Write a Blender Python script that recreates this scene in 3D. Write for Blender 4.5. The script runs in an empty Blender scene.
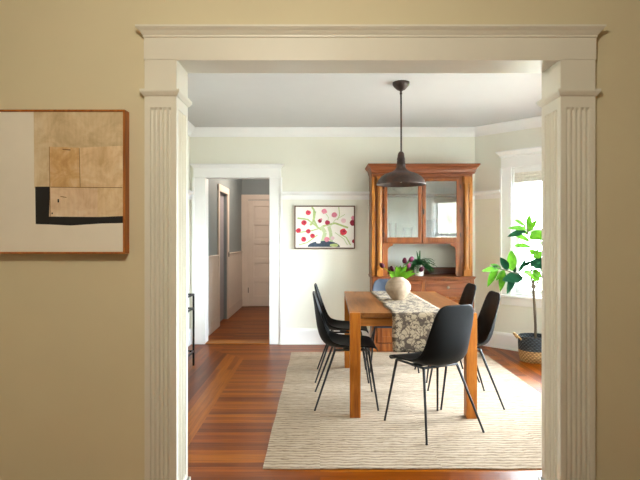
import bpy, bmesh, math, random
from mathutils import Vector, Matrix, noise
random.seed(7)
PI = math.pi
C = bpy.context.scene.collection

# ------------------------------------------------------------------ materials
def lin(h):
    h = h.lstrip('#')
    out = []
    for i in (0, 2, 4):
        c = int(h[i:i+2], 16)/255
        out.append(c/12.92 if c <= .04045 else ((c+.055)/1.055)**2.4)
    return tuple(out)+(1.0,)

class NT:
    def __init__(s, name):
        s.m = bpy.data.materials.new(name); s.m.use_nodes = True
        s.t = s.m.node_tree; s.n = s.t.nodes; s.l = s.t.links
        s.b = s.n['Principled BSDF']; s.out = s.n['Material Output']
    def add(s, ty, **kw):
        n = s.n.new(ty)
        for k, v in kw.items(): setattr(n, k, v)
        return n
    def set(s, n, **kw):
        for k, v in kw.items(): n.inputs[k.replace('_', ' ')].default_value = v
    def ln(s, a, b): s.l.new(a, b)
    def coord(s, scale=(1, 1, 1), rot=(0, 0, 0)):
        tc = s.add('ShaderNodeTexCoord'); mp = s.add('ShaderNodeMapping')
        mp.inputs['Scale'].default_value = scale; mp.inputs['Rotation'].default_value = rot
        s.ln(tc.outputs['Object'], mp.inputs['Vector']); return mp.outputs['Vector']
    def noise(s, vec, scale=5, detail=3, rough=.5, dist=0):
        n = s.add('ShaderNodeTexNoise'); s.ln(vec, n.inputs['Vector'])
        n.inputs['Scale'].default_value = scale; n.inputs['Detail'].default_value = detail
        n.inputs['Roughness'].default_value = rough; n.inputs['Distortion'].default_value = dist
        return n.outputs['Fac']
    def ramp(s, fac, stops, interp='LINEAR'):
        r = s.add('ShaderNodeValToRGB'); r.color_ramp.interpolation = interp
        e = r.color_ramp.elements
        while len(e) < len(stops): e.new(.5)
        for el, (p, c) in zip(e, stops):
            el.position = p; el.color = lin(c) if isinstance(c, str) else c
        s.ln(fac, r.inputs['Fac']); return r.outputs['Color']
    def mix(s, a, b, fac, blend='MIX'):
        m = s.add('ShaderNodeMix', data_type='RGBA', blend_type=blend)
        for sock, v in ((m.inputs[0], fac), (m.inputs[6], a), (m.inputs[7], b)):
            if hasattr(v, 'links'): s.ln(v, sock)
            elif isinstance(v, str): sock.default_value = lin(v)
            else: sock.default_value = v
        return m.outputs[2]
    def math(s, op, a, b=0.0):
        m = s.add('ShaderNodeMath', operation=op)
        for sock, v in ((m.inputs[0], a), (m.inputs[1], b)):
            if hasattr(v, 'links'): s.ln(v, sock)
            else: sock.default_value = v
        return m.outputs[0]
    def bump(s, h, strength=.2, dist=.01):
        b = s.add('ShaderNodeBump'); s.ln(h, b.inputs['Height'])
        b.inputs['Strength'].default_value = strength; b.inputs['Distance'].default_value = dist
        s.ln(b.outputs['Normal'], s.b.inputs['Normal'])
    def col(s, c):
        if hasattr(c, 'links'): s.ln(c, s.b.inputs['Base Color'])
        else: s.b.inputs['Base Color'].default_value = lin(c)

def plain(name, c, rough=.5, metal=0, var=.04, vscale=6, bump=0, bscale=200, spec=.5):
    t = NT(name); t.b.inputs['Roughness'].default_value = rough; t.b.inputs['Metallic'].default_value = metal
    t.b.inputs['Specular IOR Level'].default_value = spec
    v = t.coord(); n = t.noise(v, vscale, 3)
    base = lin(c); lo = tuple(x*(1-var) for x in base[:3])+(1,); hi = tuple(min(1, x*(1+var)) for x in base[:3])+(1,)
    t.col(t.ramp(n, [(.3, lo), (.7, hi)]))
    if bump: t.bump(t.noise(v, bscale, 2), bump, .002)
    return t.m

def wood(name, c0, c1, c2, axis='z', rough=.4, scale=1.0, coat=0):
    t = NT(name)
    sc = {'x': (1.2, 16, 16), 'y': (16, 1.2, 16), 'z': (16, 16, 1.2)}[axis]
    v = t.coord(tuple(k*scale for k in sc))
    n = t.noise(v, 1.6, 5, .6, .8); n2 = t.noise(v, 7, 3, .6)
    a = t.ramp(n, [(.25, c0), (.5, c1), (.78, c2)])
    b = t.ramp(n2, [(.35, (.72, .7, .68, 1)), (.65, (1, 1, 1, 1))])
    t.col(t.mix(a, b, .6, 'MULTIPLY')); t.b.inputs['Roughness'].default_value = rough
    t.b.inputs['IOR'].default_value = 1.32; t.b.inputs['Coat Weight'].default_value = coat*.3; t.b.inputs['Coat Roughness'].default_value = .15
    t.bump(n2, .12, .001)
    return t.m

M = {}
M['front_wall'] = plain('tan_wall_paint', '#ded3b2', .6, var=.02, vscale=2, bump=.08)
M['front_trim'] = plain('cream_trim_paint', '#e6e2d4', .4, var=.015)
M['trim'] = plain('white_trim_paint', '#f7f6f5', .38, var=.01)
M['din_wall'] = plain('cream_wall_paint', '#eeece0', .6, var=.012, vscale=2, bump=.06)
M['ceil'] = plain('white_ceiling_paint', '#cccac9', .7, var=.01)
M['hall_wall'] = plain('blue_grey_wall_paint', '#8c9698', .6, var=.02)
M['hall_trim'] = plain('hall_white_paint', '#e6d8cb', .45, var=.02)
M['hall_door'] = plain('shadow_grey_door', '#a59ea4', .5, var=.03)  # side door stands in shadow; that shade is put into this grey
M['black'] = plain('black_moulded_plastic', '#08090a', .5, var=.05, spec=.28)
M['blue'] = plain('sky_sheen_plastic', '#1b283b', .5, var=.05)  # blue is the window's reflection on the far chair, put into its colour
M['blackmetal'] = plain('black_powder_metal', '#101012', .38, .3, .05)
M['black'].node_tree.nodes['Principled BSDF'].inputs['IOR'].default_value = 1.35
M['brass'] = plain('aged_metal_knob', '#80766a', .35, .8, .1)
M['blind'] = plain('woven_shade_cloth', '#f0eae0', .9, var=.08, vscale=60, bump=.3, bscale=300)
M['white_ceramic'] = plain('white_ceramic', '#efece8', .25, var=.01)
M['soil'] = plain('dark_soil', '#2c2119', .95, var=.4, vscale=60)
M['switch'] = plain('dark_switch_plate', '#57504a', .4)

def rust():
    t = NT('rusted_bronze_metal'); v = t.coord(); n = t.noise(v, 14, 5, .65)
    t.col(t.ramp(n, [(.3, '#2c211d'), (.5, '#42332d'), (.62, '#54382d'), (.75, '#3a302c')]))
    t.b.inputs['Metallic'].default_value = .45; t.b.inputs['Roughness'].default_value = .5
    t.bump(n, .2, .003); return t.m
M['rust'] = rust()

M['table_y'] = wood('table_oak_long', '#5a3015', '#7a4a22', '#8e5d2f', 'y', .38, 1.0, .15)
M['table_x'] = wood('table_oak_cross', '#7a431b', '#a0652c', '#b5763a', 'x', .4)
M['table_z'] = wood('table_oak_post', '#7d4013', '#a8621e', '#bd772c', 'z', .4)
M['hutch'] = wood('hutch_cherry_upright', '#562610', '#84481f', '#a0622f', 'z', .35, 1.2, .2)
M['hutch_x'] = wood('hutch_cherry_level', '#562510', '#7c4222', '#965a34', 'x', .35, 1.2, .2)
M['hutch_col'] = wood('hutch_column_highlit', '#74400f', '#a8692a', '#c28340', 'z', .3, 1.2, .2)  # brighter than the hutch wood: highlights on the columns put into the colour
M['hutch_dark'] = wood('hutch_dark_board', '#3a1c11', '#54291a', '#6a3722', 'x', .4)
M['frame_red'] = wood('art_frame_walnut', '#8a4a1e', '#b56c30', '#cc8644', 'z', .4, 2)
M['frame_brown'] = wood('print_frame_wood', '#4b2f22', '#6b4633', '#84604a', 'x', .4, 2)
M['bark'] = wood('plant_bark', '#453b2e', '#5d5040', '#74664f', 'z', .8, 3)
M['hutch_back'] = plain('hutch_back_paint', '#dddfd8', .6, var=.03)

def floor_mat():
    t = NT('strip_wood_floor')
    tc = t.add('ShaderNodeTexCoord'); sp = t.add('ShaderNodeSeparateXYZ'); t.ln(tc.outputs['Object'], sp.inputs[0])
    X, Y = sp.outputs[0], sp.outputs[1]
    sw = t.add('ShaderNodeCombineXYZ'); t.ln(Y, sw.inputs[0]); t.ln(X, sw.inputs[1])
    # border of lengthways boards along the left and right walls, mitred at the back corners
    dl = t.math('ADD', X, 1.6); db = t.math('SUBTRACT', 6.27, Y)
    a = t.math('LESS_THAN', dl, .775); b = t.math('LESS_THAN', dl, t.math('ADD', db, .02))
    e = t.math('GREATER_THAN', X, 1.96); r = t.math('LESS_THAN', Y, 6.27)
    fl = t.math('MULTIPLY', a, b)
    f = t.math('MULTIPLY', t.math('MAXIMUM', fl, e), r)
    vec = t.mix(tc.outputs['Object'], sw.outputs[0], f)
    br = t.add('ShaderNodeTexBrick'); t.ln(vec, br.inputs['Vector'])
    br.offset = .37; br.offset_frequency = 2; br.squash = 1
    for k, v in (('Scale', 1), ('Brick Width', 3.1), ('Row Height', .058), ('Mortar Size', .0009), ('Mortar Smooth', .2), ('Bias', 0)):
        br.inputs[k].default_value = v
    br.inputs['Color1'].default_value = (0, 0, 0, 1); br.inputs['Color2'].default_value = (1, 1, 1, 1); br.inputs['Mortar'].default_value = (.5, .5, .5, 1)
    base = t.ramp(br.outputs['Color'], [(0, '#602903'), (.3, '#763704'), (.6, '#884405'), (.85, '#9a560a'), (1, '#7c3c04')])
    mp = t.add('ShaderNodeMapping'); mp.inputs['Scale'].default_value = (1.5, 30, 1); t.ln(vec, mp.inputs['Vector'])
    n = t.noise(mp.outputs['Vector'], 1.5, 5, .6, .5)
    g = t.ramp(n, [(.32, (.55, .47, .42, 1)), (.58, (1, 1, 1, 1))])
    c = t.mix(base, g, .85, 'MULTIPLY')
    c = t.mix(c, '#3a1a0c', t.math('MULTIPLY', br.outputs['Fac'], .7))
    t.col(c); t.b.inputs['Roughness'].default_value = .32; t.b.inputs['IOR'].default_value = 1.22; t.b.inputs['Specular IOR Level'].default_value = .4
    t.b.inputs['Coat Weight'].default_value = .0; t.b.inputs['Coat Roughness'].default_value = .18
    t.bump(t.math('MULTIPLY', br.outputs['Fac'], -1), .3, .001)
    return t.m
M['floor'] = floor_mat()

def rug_mat():
    t = NT('woven_ivory_rug'); v = t.coord()
    sp = t.add('ShaderNodeSeparateXYZ'); t.ln(v, sp.inputs[0])
    # ribs run across, shifted in broad bands
    band = t.math('FLOOR', t.math('MULTIPLY', sp.outputs[0], 1.45))
    off = t.math('MULTIPLY', t.math('MODULO', band, 2.0), .011)
    wob = t.math('MULTIPLY', t.noise(t.coord((1, 2.2, 1)), 10, 4, .6), .06)
    y = t.math('ADD', t.math('ADD', sp.outputs[1], off), wob)
    w = t.math('SINE', t.math('MULTIPLY', y, 2*PI/.036))
    w01 = t.math('ADD', t.math('MULTIPLY', w, .5), .5)
    n = t.noise(t.coord((3, 40, 3)), 3, 4, .6)
    c = t.ramp(w01, [(.0, '#85705a'), (.25, '#a8927a'), (1, '#baa690')])
    c = t.mix(c, t.ramp(n, [(.3, (.70, .67, .62, 1)), (.65, (1, 1, 1, 1))]), .8, 'MULTIPLY')
    t.col(c); t.b.inputs['Roughness'].default_value = .95
    h = t.math('ADD', w01, t.math('MULTIPLY', t.noise(v, 180, 2), .5))
    t.bump(h, .6, .006); return t.m
M['rug'] = rug_mat()

def runner_mat():
    t = NT('floral_runner_cloth'); v = t.coord()
    nz = t.add('ShaderNodeTexNoise'); t.ln(v, nz.inputs['Vector']); nz.inputs['Scale'].default_value = 16
    dv = t.mix(v, nz.outputs['Color'], .045)
    vo = t.add('ShaderNodeTexVoronoi'); t.ln(dv, vo.inputs['Vector']); vo.inputs['Scale'].default_value = 19
    vo2 = t.add('ShaderNodeTexVoronoi', feature='DISTANCE_TO_EDGE'); t.ln(dv, vo2.inputs['Vector']); vo2.inputs['Scale'].default_value = 30
    fl = t.ramp(vo.outputs['Distance'], [(.0, (0, 0, 0, 1)), (.14, (0, 0, 0, 1)), (.17, (1, 1, 1, 1)), (.56, (1, 1, 1, 1)), (.6, (0, 0, 0, 1))])
    ed = t.ramp(vo2.outputs['Distance'], [(.03, (0, 0, 0, 1)), (.06, (1, 1, 1, 1))])
    f = t.mix(fl, ed, 1, 'MULTIPLY')
    sprig = t.ramp(t.noise(dv, 34, 3, .6), [(.56, (0, 0, 0, 1)), (.6, (1, 1, 1, 1))])
    f = t.mix(f, sprig, .8, 'LIGHTEN')
    t.col(t.mix('#4c3d30', '#9d8a70', f)); t.b.inputs['Roughness'].default_value = .9
    t.bump(t.noise(v, 400, 2), .3, .002); return t.m
M['runner'] = runner_mat()

def vase_mat():
    t = NT('ribbed_stone_vase'); v = t.coord(); sp = t.add('ShaderNodeSeparateXYZ'); t.ln(v, sp.inputs[0])
    w = t.math('ADD', t.math('MULTIPLY', t.math('SINE', t.math('MULTIPLY', sp.outputs[2], 520)), .5), .5)
    n = t.noise(v, 30, 4)
    t.col(t.mix(t.ramp(n, [(.3, '#8f7963'), (.7, '#a8937c')]), '#6f5b48', t.math('MULTIPLY', t.math('SUBTRACT', 1.0, w), .35)))
    t.b.inputs['Roughness'].default_value = .8; t.bump(w, .4, .002); return t.m
M['vase'] = vase_mat()

def basket_mat(name, a, b):
    t = NT(name)
    tc = t.add('ShaderNodeTexCoord'); sp = t.add('ShaderNodeSeparateXYZ'); t.ln(tc.outputs['Object'], sp.inputs[0])
    ang = t.math('ARCTAN2', sp.outputs[1], sp.outputs[0])
    row = t.math('MULTIPLY', sp.outputs[2], 55.0)
    ph = t.math('MULTIPLY', t.math('FLOOR', row), PI)
    s1 = t.math('SINE', t.math('ADD', t.math('MULTIPLY', ang, 26.0), ph))
    s2 = t.math('ABSOLUTE', t.math('SINE', t.math('MULTIPLY', row, PI)))
    h = t.math('MULTIPLY', t.math('ADD', t.math('MULTIPLY', s1, .5), .5), s2)
    t.col(t.mix(a, b, h)); t.b.inputs['Roughness'].default_value = .8; t.bump(h, .8, .006); return t.m
M['basket_tan'] = basket_mat('tan_woven_seagrass', '#94703f', '#dcb680')
M['basket_black'] = basket_mat('black_woven_seagrass', '#14181c', '#465058')

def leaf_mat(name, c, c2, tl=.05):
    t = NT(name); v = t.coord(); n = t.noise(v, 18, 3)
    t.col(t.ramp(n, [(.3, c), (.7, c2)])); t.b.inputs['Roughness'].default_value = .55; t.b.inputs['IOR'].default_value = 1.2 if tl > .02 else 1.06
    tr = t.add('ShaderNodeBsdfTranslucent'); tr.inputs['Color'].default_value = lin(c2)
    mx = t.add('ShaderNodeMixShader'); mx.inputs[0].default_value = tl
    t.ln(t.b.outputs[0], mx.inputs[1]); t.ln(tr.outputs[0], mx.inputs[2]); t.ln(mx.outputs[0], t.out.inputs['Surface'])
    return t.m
M['leaf'] = leaf_mat('bright_green_leaf', '#2c5c0c', '#588c1c')
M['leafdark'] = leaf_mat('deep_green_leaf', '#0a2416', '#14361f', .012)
M['fern'] = leaf_mat('fern_green', '#1c4527', '#35703b')
M['tulip_leaf'] = leaf_mat('tulip_leaf_green', '#3a6a10', '#6c9e22')
M['petal'] = leaf_mat('burgundy_petal', '#2c0512', '#500f26')
M['petal_pink'] = leaf_mat('pink_purple_petal', '#561c32', '#80405a')

def glass(name, tint=(1, 1, 1, 1), refl=.06, rough=.0):
    t = NT(name); t.n.remove(t.b)
    tr = t.add('ShaderNodeBsdfTransparent'); tr.inputs[0].default_value = tint
    gl = t.add('ShaderNodeBsdfGlossy'); gl.inputs['Roughness'].default_value = rough
    mx = t.add('ShaderNodeMixShader')
    fr = t.add('ShaderNodeFresnel'); fr.inputs['IOR'].default_value = 1.5
    n = t.noise(t.coord(), 3, 2)
    f = t.math('ADD', t.math('MULTIPLY', fr.outputs[0], .8), t.math('MULTIPLY', n, refl))
    t.ln(f, mx.inputs[0]); t.ln(tr.outputs[0], mx.inputs[1]); t.ln(gl.outputs[0], mx.inputs[2])
    t.ln(mx.outputs[0], t.out.inputs['Surface']); return t.m
M['glass'] = glass('window_glass', (.98, .99, .98, 1), .04)
M['cab_glass'] = glass('cabinet_glass', (.93, .97, .96, 1), .5, .02)
M['clear'] = glass('clear_tumbler_glass', (.86, .9, .88, 1), .3)
def emis(name, c, s):
    t = NT(name); t.b.inputs['Emission Color'].default_value = lin(c); t.b.inputs['Emission Strength'].default_value = s
    t.col(c); return t.m
M['lampglow'] = emis('lit_opal_globe', '#ffe2b8', 4)

# ------------------------------------------------------------------ mesh builder
class MB:
    def __init__(s): s.bm = bmesh.new(); s.mi = 0
    def f(s, vs):
        try: fc = s.bm.faces.new(vs); fc.material_index = s.mi; return fc
        except ValueError: return None
    def v(s, p): return s.bm.verts.new(p)
    def poly(s, pts): return s.f([s.v(p) for p in pts])
    def box(s, x0, x1, y0, y1, z0, z1):
        if x0 > x1: x0, x1 = x1, x0
        if y0 > y1: y0, y1 = y1, y0
        if z0 > z1: z0, z1 = z1, z0
        V = [s.v((x, y, z)) for x in (x0, x1) for y in (y0, y1) for z in (z0, z1)]
        for q in ((0, 1, 3, 2), (4, 6, 7, 5), (0, 4, 5, 1), (2, 3, 7, 6), (0, 2, 6, 4), (1, 5, 7, 3)): s.f([V[i] for i in q])
        return s
    def rings(s, rings, cap=True, closed=True):
        R = [[s.v(p) for p in r] for r in rings]; n = len(R[0])
        for a, b in zip(R, R[1:]):
            for i in range(n if closed else n-1):
                s.f([a[i], a[(i+1) % n], b[(i+1) % n], b[i]])
        if cap: s.f(R[0][::-1]); s.f(R[-1])
        return s
    def prism(s, pts, axis, a, b):
        def mk(p, t):
            return {'x': (t, p[0], p[1]), 'y': (p[0], t, p[1]), 'z': (p[0], p[1], t)}[axis]
        return s.rings([[mk(p, a) for p in pts], [mk(p, b) for p in pts]])
    def path(s, pts, rad, n=8):
        pts = [Vector(p) for p in pts]
        if not hasattr(rad, '__len__'): rad = [rad]*len(pts)
        rs = []; ref = None
        for i, p in enumerate(pts):
            d = (pts[min(i+1, len(pts)-1)]-pts[max(i-1, 0)]).normalized()
            if ref is None: ref = Vector((0, 0, 1)) if abs(d.z) < .9 else Vector((1, 0, 0))
            u = (ref - d*ref.dot(d)).normalized(); w = d.cross(u); ref = u
            rs.append([p+(u*math.cos(2*PI*k/n)+w*math.sin(2*PI*k/n))*rad[i] for k in range(n)])
        return s.rings(rs)
    def lathe(s, prof, cx=0, cy=0, n=32, cap=True, sx=1, sy=1):
        return s.rings([[(cx+r*sx*math.cos(2*PI*k/n), cy+r*sy*math.sin(2*PI*k/n), z) for k in range(n)] for r, z in prof], cap)
    def cornice(s, x0, x1, yb, yf, prof):
        # stacked rectangular layers growing outward on both ends and to the front (front is -y)
        return s.rings([[(x0-o, yb, z), (x0-o, yf-o, z), (x1+o, yf-o, z), (x1+o, yb, z)] for o, z in prof])
    def mould(s, prof, p0, p1, nrm):
        return s.rings([[(p[0]+nrm[0]*o, p[1]+nrm[1]*o, z) for o, z in prof] for p in (p0, p1)])
    def leaf(s, base, d, nrm, L, W, fold=.15, droop=.2, n=6, shape=.55):
        d = Vector(d).normalized(); nrm = Vector(nrm); nrm = (nrm-d*nrm.dot(d))
        if nrm.length < 1e-3: nrm = Vector((0, 0, 1)).cross(d)
        nrm.normalize(); sd = d.cross(nrm); base = Vector(base); rows = []
        for i in range(n+1):
            t = i/n
            w = W/2*max(0.03, math.sin(PI*t**shape))**.8 if 0 < t < 1 else .0015
            c = base+d*L*t-Vector((0, 0, 1))*droop*L*t*t
            up = nrm*fold*w*2
            rows.append([s.v(c-sd*w+up), s.v(c), s.v(c+sd*w+up)])
        for a, b in zip(rows, rows[1:]):
            s.f([a[0], a[1], b[1], b[0]]); s.f([a[1], a[2], b[2], b[1]])
        return s
    def build(s, name, mats, parent=None, bevel=0, smooth=False, seg=2, loc=None, rotz=0):
        bmesh.ops.recalc_face_normals(s.bm, faces=s.bm.faces[:])
        me = bpy.data.meshes.new(name); s.bm.to_mesh(me); s.bm.free()
        for m in (mats if isinstance(mats, (list, tuple)) else [mats]): me.materials.append(m)
        if smooth:
            for p in me.polygons: p.use_smooth = True
            me.set_sharp_from_angle(angle=math.radians(smooth if smooth is not True else 40))
        o = bpy.data.objects.new(name, me); C.objects.link(o)
        if parent: o.parent = parent
        if loc: o.location = loc
        if rotz: o.rotation_euler[2] = rotz
        if bevel:
            b = o.modifiers.new('bevel', 'BEVEL'); b.width = bevel; b.segments = seg; b.limit_method = 'ANGLE'; b.angle_limit = math.radians(40)
        return o

def thing(name, label, cat, loc=(0, 0, 0), rotz=0, group=None):
    o = bpy.data.objects.new(name, None); C.objects.link(o); o.empty_display_size = .1
    o.location = loc; o.rotation_euler[2] = rotz; return tag(o, label, cat, group)
def tag(o, label, cat, group=None):
    o['label'] = label; o['category'] = cat
    if group: o['group'] = group
    return o
def struct(o, label=None):
    o['kind'] = 'structure'
    if label: o['label'] = label
    return o
def dup(root, label=None, loc=None, rotz=None):
    r = root.copy(); C.objects.link(r)
    if label: r['label'] = label
    if loc: r.location = loc
    if rotz is not None: r.rotation_euler[2] = rotz
    for ch in root.children:
        c = ch.copy(); C.objects.link(c); c.parent = r
        for g in ch.children:
            d = g.copy(); C.objects.link(d); d.parent = c
    return r

# ------------------------------------------------------------------ setting
CEIL = 2.65; YB = 6.27; XL = -1.60; XC = 1.906; XR = 3.056; YA = 5.12; YN = 3.75; YF = 2.43; YF2 = 2.59
b = MB(); b.box(-3.2, 3.6, -3.2, 10.2, -.1, 0); struct(b.build('floor', M['floor']))
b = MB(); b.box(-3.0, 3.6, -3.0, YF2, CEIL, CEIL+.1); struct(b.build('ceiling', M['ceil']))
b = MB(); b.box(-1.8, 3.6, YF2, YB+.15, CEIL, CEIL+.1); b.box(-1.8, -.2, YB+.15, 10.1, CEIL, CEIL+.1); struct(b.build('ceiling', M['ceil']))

# wall between the rooms: the two faces wear different paint
OX0, OX1, OZ = -.677, 1.135, 2.146
def front_wall(y0, y1, m, name):
    b = MB(); b.box(-2.75, OX0-.02, y0, y1, 0, CEIL); b.box(OX1+.02, 3.35, y0, y1, 0, CEIL); b.box(OX0-.02, OX1+.02, y0, y1, OZ+.02, CEIL)
    return struct(b.build(name, m))
front_wall(YF, 2.51, M['front_wall'], 'wall_front')
front_wall(2.51, YF2, M['din_wall'], 'wall_dining_front')
# dining walls
b = MB(); b.box(XL-.15, XL, YF2, YB+.15, 0, CEIL); struct(b.build('wall_left', M['din_wall']))
DX0, DX1, DZ = -1.408, -.620, 2.045
def backwall(y0, y1, m, nm, x0, x1):
    b = MB(); b.box(x0, DX0-.015, y0, y1, 0, CEIL); b.box(DX1+.015, x1, y0, y1, 0, CEIL); b.box(DX0-.015, DX1+.015, y0, y1, DZ+.015, CEIL)
    struct(b.build(nm, m))
backwall(YB, YB+.09, M['din_wall'], 'wall_back', XL, XC+.1)
backwall(YB+.09, YB+.15, M['hall_wall'], 'wall_hall_front', XL, -.3)

WS0, WS1, WZ0, WZ1 = .467, 1.165, .64, 2.12
def bay(start, length, rotz, idx, s0=WS0, s1=WS1, z0=WZ0, z1=WZ1, wallm='din_wall', trim='trim', name='wall_bay', blind=True, ext=(0, 0), folds=4):
    lx, ly = start
    b = MB(); b.box(-ext[0], s0, 0, .15, 0, CEIL); b.box(s1, length+ext[1], 0, .15, 0, CEIL); b.box(s0, s1, 0, .15, 0, z0); b.box(s0, s1, 0, .15, z1, CEIL)
    struct(b.build(name, M[wallm], loc=(lx, ly, 0), rotz=rotz))
    w = bpy.data.objects.new('window_%d' % idx, None); C.objects.link(w); w.location = (lx, ly, 0); w.rotation_euler[2] = rotz; struct(w)
    T = M[trim]; cw = .125
    b = MB()   # casing with backband
    for a, c in ((s0-cw, s0), (s1, s1+cw)):
        b.box(a, c, -.022, 0, z0-.03, z1+.004)
    b.box(s0-cw-.012, s0-cw+.012, -.032, 0, z0-.03, z1); b.box(s1+cw-.012, s1+cw+.012, -.032, 0, z0-.03, z1)
    b.box(s0-cw, s1+cw, -.024, 0, z1, z1+.125)
    b.cornice(s0-cw, s1+cw, 0, -.024, [(0, z1+.125), (.012, z1+.13), (.014, z1+.15), (.045, z1+.185), (.048, z1+.2)])
    b.build('casing', T, w, .003)
    b = MB(); b.box(s0-cw-.03, s1+cw+.03, -.06, .02, z0-.03, z0); b.box(s0-cw, s1+cw, -.02, 0, z0-.12, z0-.03); b.build('sill', T, w, .004)
    b = MB()   # jamb lining, sashes
    b.box(s0, s0+.02, 0, .15, z0, z1); b.box(s1-.02, s1, 0, .15, z0, z1); b.box(s0, s1, 0, .15, z1-.02, z1); b.box(s0, s1, 0, .15, z0, z0+.02)
    zm = (z0+z1)/2
    for (a, c, y) in ((z0+.02, zm+.02, .05), (zm-.02, z1-.02, .09)):
        b.box(s0+.02, s0+.065, y, y+.035, a, c); b.box(s1-.065, s1-.02, y, y+.035, a, c)
        b.box(s0+.02, s1-.02, y, y+.035, a, a+.05); b.box(s0+.02, s1-.02, y, y+.035, c-.04, c)
    b.build('sash_frame', T, w)
    b = MB(); b.box(s0+.06, s1-.06, .066, .070, z0+.06, zm); b.box(s0+.06, s1-.06, .106, .110, zm, z1-.05); b.build('pane', M['glass'], w)
    if blind:
        b = MB(); b.box(s0+.022, s1-.022, .002, .04, z1-.06, z1-.022); b.build('blind_headrail', T, w)
        b = MB()
        for k in range(folds): b.cornice(s0+.03, s1-.03, .036, .02, [(0, z1-.06-.03*(k+1)), (.01, z1-.06-.03*(k+1)+.006), (.004, z1-.06-.03*k)])
        b.build('window_shade', M['blind'], w)
    # baseboard
    b = MB(); b.mould([(0, 0), (.02, 0), (.02, .165), (.012, .19), (0, .19)], (-ext[0], 0), (length+ext[1], 0), (0, -1))
    b.box(-ext[0], length+ext[1], -.032, -.02, 0, .02)
    struct(b.build('baseboard_bay', T, loc=(lx, ly, 0), rotz=rotz))
    # daylight portal of this opening
    ld = bpy.data.lights.new('daylight', 'AREA'); ld.shape = 'RECTANGLE'; ld.size = s1-s0; ld.size_y = z1-z0; ld.cycles.is_portal = True
    lo = bpy.data.objects.new('daylight_portal', ld); C.objects.link(lo)
    R = Matrix.Rotation(rotz, 4, 'Z')
    lo.location = Vector((lx, ly, 0))+R.to_3x3() @ Vector(((s0+s1)/2, .17, (z0+z1)/2))
    lo.rotation_euler = (PI/2, 0, rotz); lo.rotation_euler = (R @ Matrix.Rotation(-PI/2, 4, 'X')).to_euler()
    return w
L45 = (XR-XC)*math.sqrt(2)
bay((XC, YB), L45, -PI/4, 1)
bay((XR, YA), YA-YN, -PI/2, 2, .16, 1.21, WZ0, WZ1)
bay((XR, YN), L45, -3*PI/4, 3, .40, 1.46, .55, 2.16, folds=6)
# front room shell, with windows behind the camera
b = MB(); b.box(-2.75, 3.35, -2.55, -2.4, 0, CEIL); struct(b.build('wall_living_back', M['front_wall']))
b = MB(); b.box(-2.75, -2.6, -2.4, YF, 0, CEIL); struct(b.build('wall_living_left', M['front_wall']))
b = MB(); b.box(3.2, 3.35, -2.4, YF, 0, CEIL); struct(b.build('wall_living_right', M['front_wall']))

# crown mouldings and rails of the dining room
CR = [(0, CEIL), (.085, CEIL), (.085, CEIL-.012), (.07, CEIL-.03), (.045, CEIL-.05), (.022, CEIL-.08), (.018, CEIL-.105), (0, CEIL-.105)]
b = MB(); b.mould(CR, (XL, YB), (XC+.09, YB), (0, -1)); struct(b.build('trim_1', M['trim'], smooth=30))
b = MB(); b.mould(CR, (XL, YF2), (XL, YB), (1, 0)); struct(b.build('trim_2', M['trim'], smooth=30))
s2 = math.sqrt(.5)
b = MB(); b.mould(CR, (XC-.06, YB+.06), (XR, YA), (-s2, -s2)); struct(b.build('trim_3', M['trim'], smooth=30))
b = MB(); b.mould(CR, (XR, YA), (XR, YN), (-1, 0)); b.mould(CR, (XR, YN), (XC, YF2+.01), (-s2, s2)); b.mould(CR, (XL, YF2), (XC, YF2), (0, 1)); struct(b.build('trim_4', M['trim'], smooth=30))
RP = [(0, 1.775), (.014, 1.775), (.018, 1.825), (.034, 1.836), (.052, 1.85), (.056, 1.87), (0, 1.87)]
b = MB(); b.mould(RP, (DX1+.14, YB), (.66, YB), (0, -1)); struct(b.build('trim_5', M['trim']))
b = MB(); b.mould(RP, (XL, YB), (DX0-.135, YB), (0, -1)); struct(b.build('trim_6', M['trim']))
b = MB(); b.mould(RP, (1.7, YB), (XC+.01, YB), (0, -1)); b.mould(RP, (XC-.02, YB+.02), (XC+.335*s2, YB-.335*s2), (-s2, -s2)); struct(b.build('trim_7', M['trim']))
b = MB(); b.mould(RP, (XL, YF2), (XL, YB), (1, 0)); struct(b.build('trim_8', M['trim']))
BP = [(0, 0), (.02, 0), (.02, .165), (.012, .19), (0, .19)]
b = MB(); b.mould(BP, (DX1+.12, YB), (.66, YB), (0, -1)); b.mould([(.02, 0), (.032, 0), (.032, .02), (.02, .02)], (DX1+.12, YB), (.66, YB), (0, -1)); b.mould(BP, (1.72, YB), (XC+.01, YB), (0, -1)); b.mould(BP, (XL, YB), (DX0-.12, YB), (0, -1)); struct(b.build('baseboard_back', M['trim']))
b = MB(); b.mould(BP, (XL, YF2), (XL, YB), (1, 0)); struct(b.build('baseboard_left', M['trim']))

# doorway to the hall: casing, head with cornice, jamb lining, threshold
b = MB(); cw = .143
for a, c, s in ((DX0-cw, DX0, -1), (DX1, DX1+cw, 1)):
    b.box(a, c, YB-.022, YB, 0, DZ)
    o = a if s < 0 else c
    b.box(o-.012, o+.012, YB-.034, YB, 0, DZ)
b.box(DX0-cw, DX1+cw, YB-.024, YB, DZ, DZ+.115)
b.cornice(DX0-cw, DX1+cw, YB, YB-.024, [(0, DZ+.115), (.012, DZ+.12), (.014, DZ+.13), (.032, DZ+.15), (.035, DZ+.163)])
b.box(DX0-.015, DX0, YB, YB+.16, 0, DZ); b.box(DX1, DX1+.015, YB, YB+.16, 0, DZ); b.box(DX0-.015, DX1+.015, YB, YB+.16, DZ, DZ+.015)
b.box(DX0-.10, DX0, YB+.15, YB+.17, 0, DZ); b.box(DX1, DX1+.1, YB+.15, YB+.17, 0, DZ+.1); b.box(DX0-.1, DX1+.1, YB+.15, YB+.17, DZ, DZ+.1)
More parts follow.
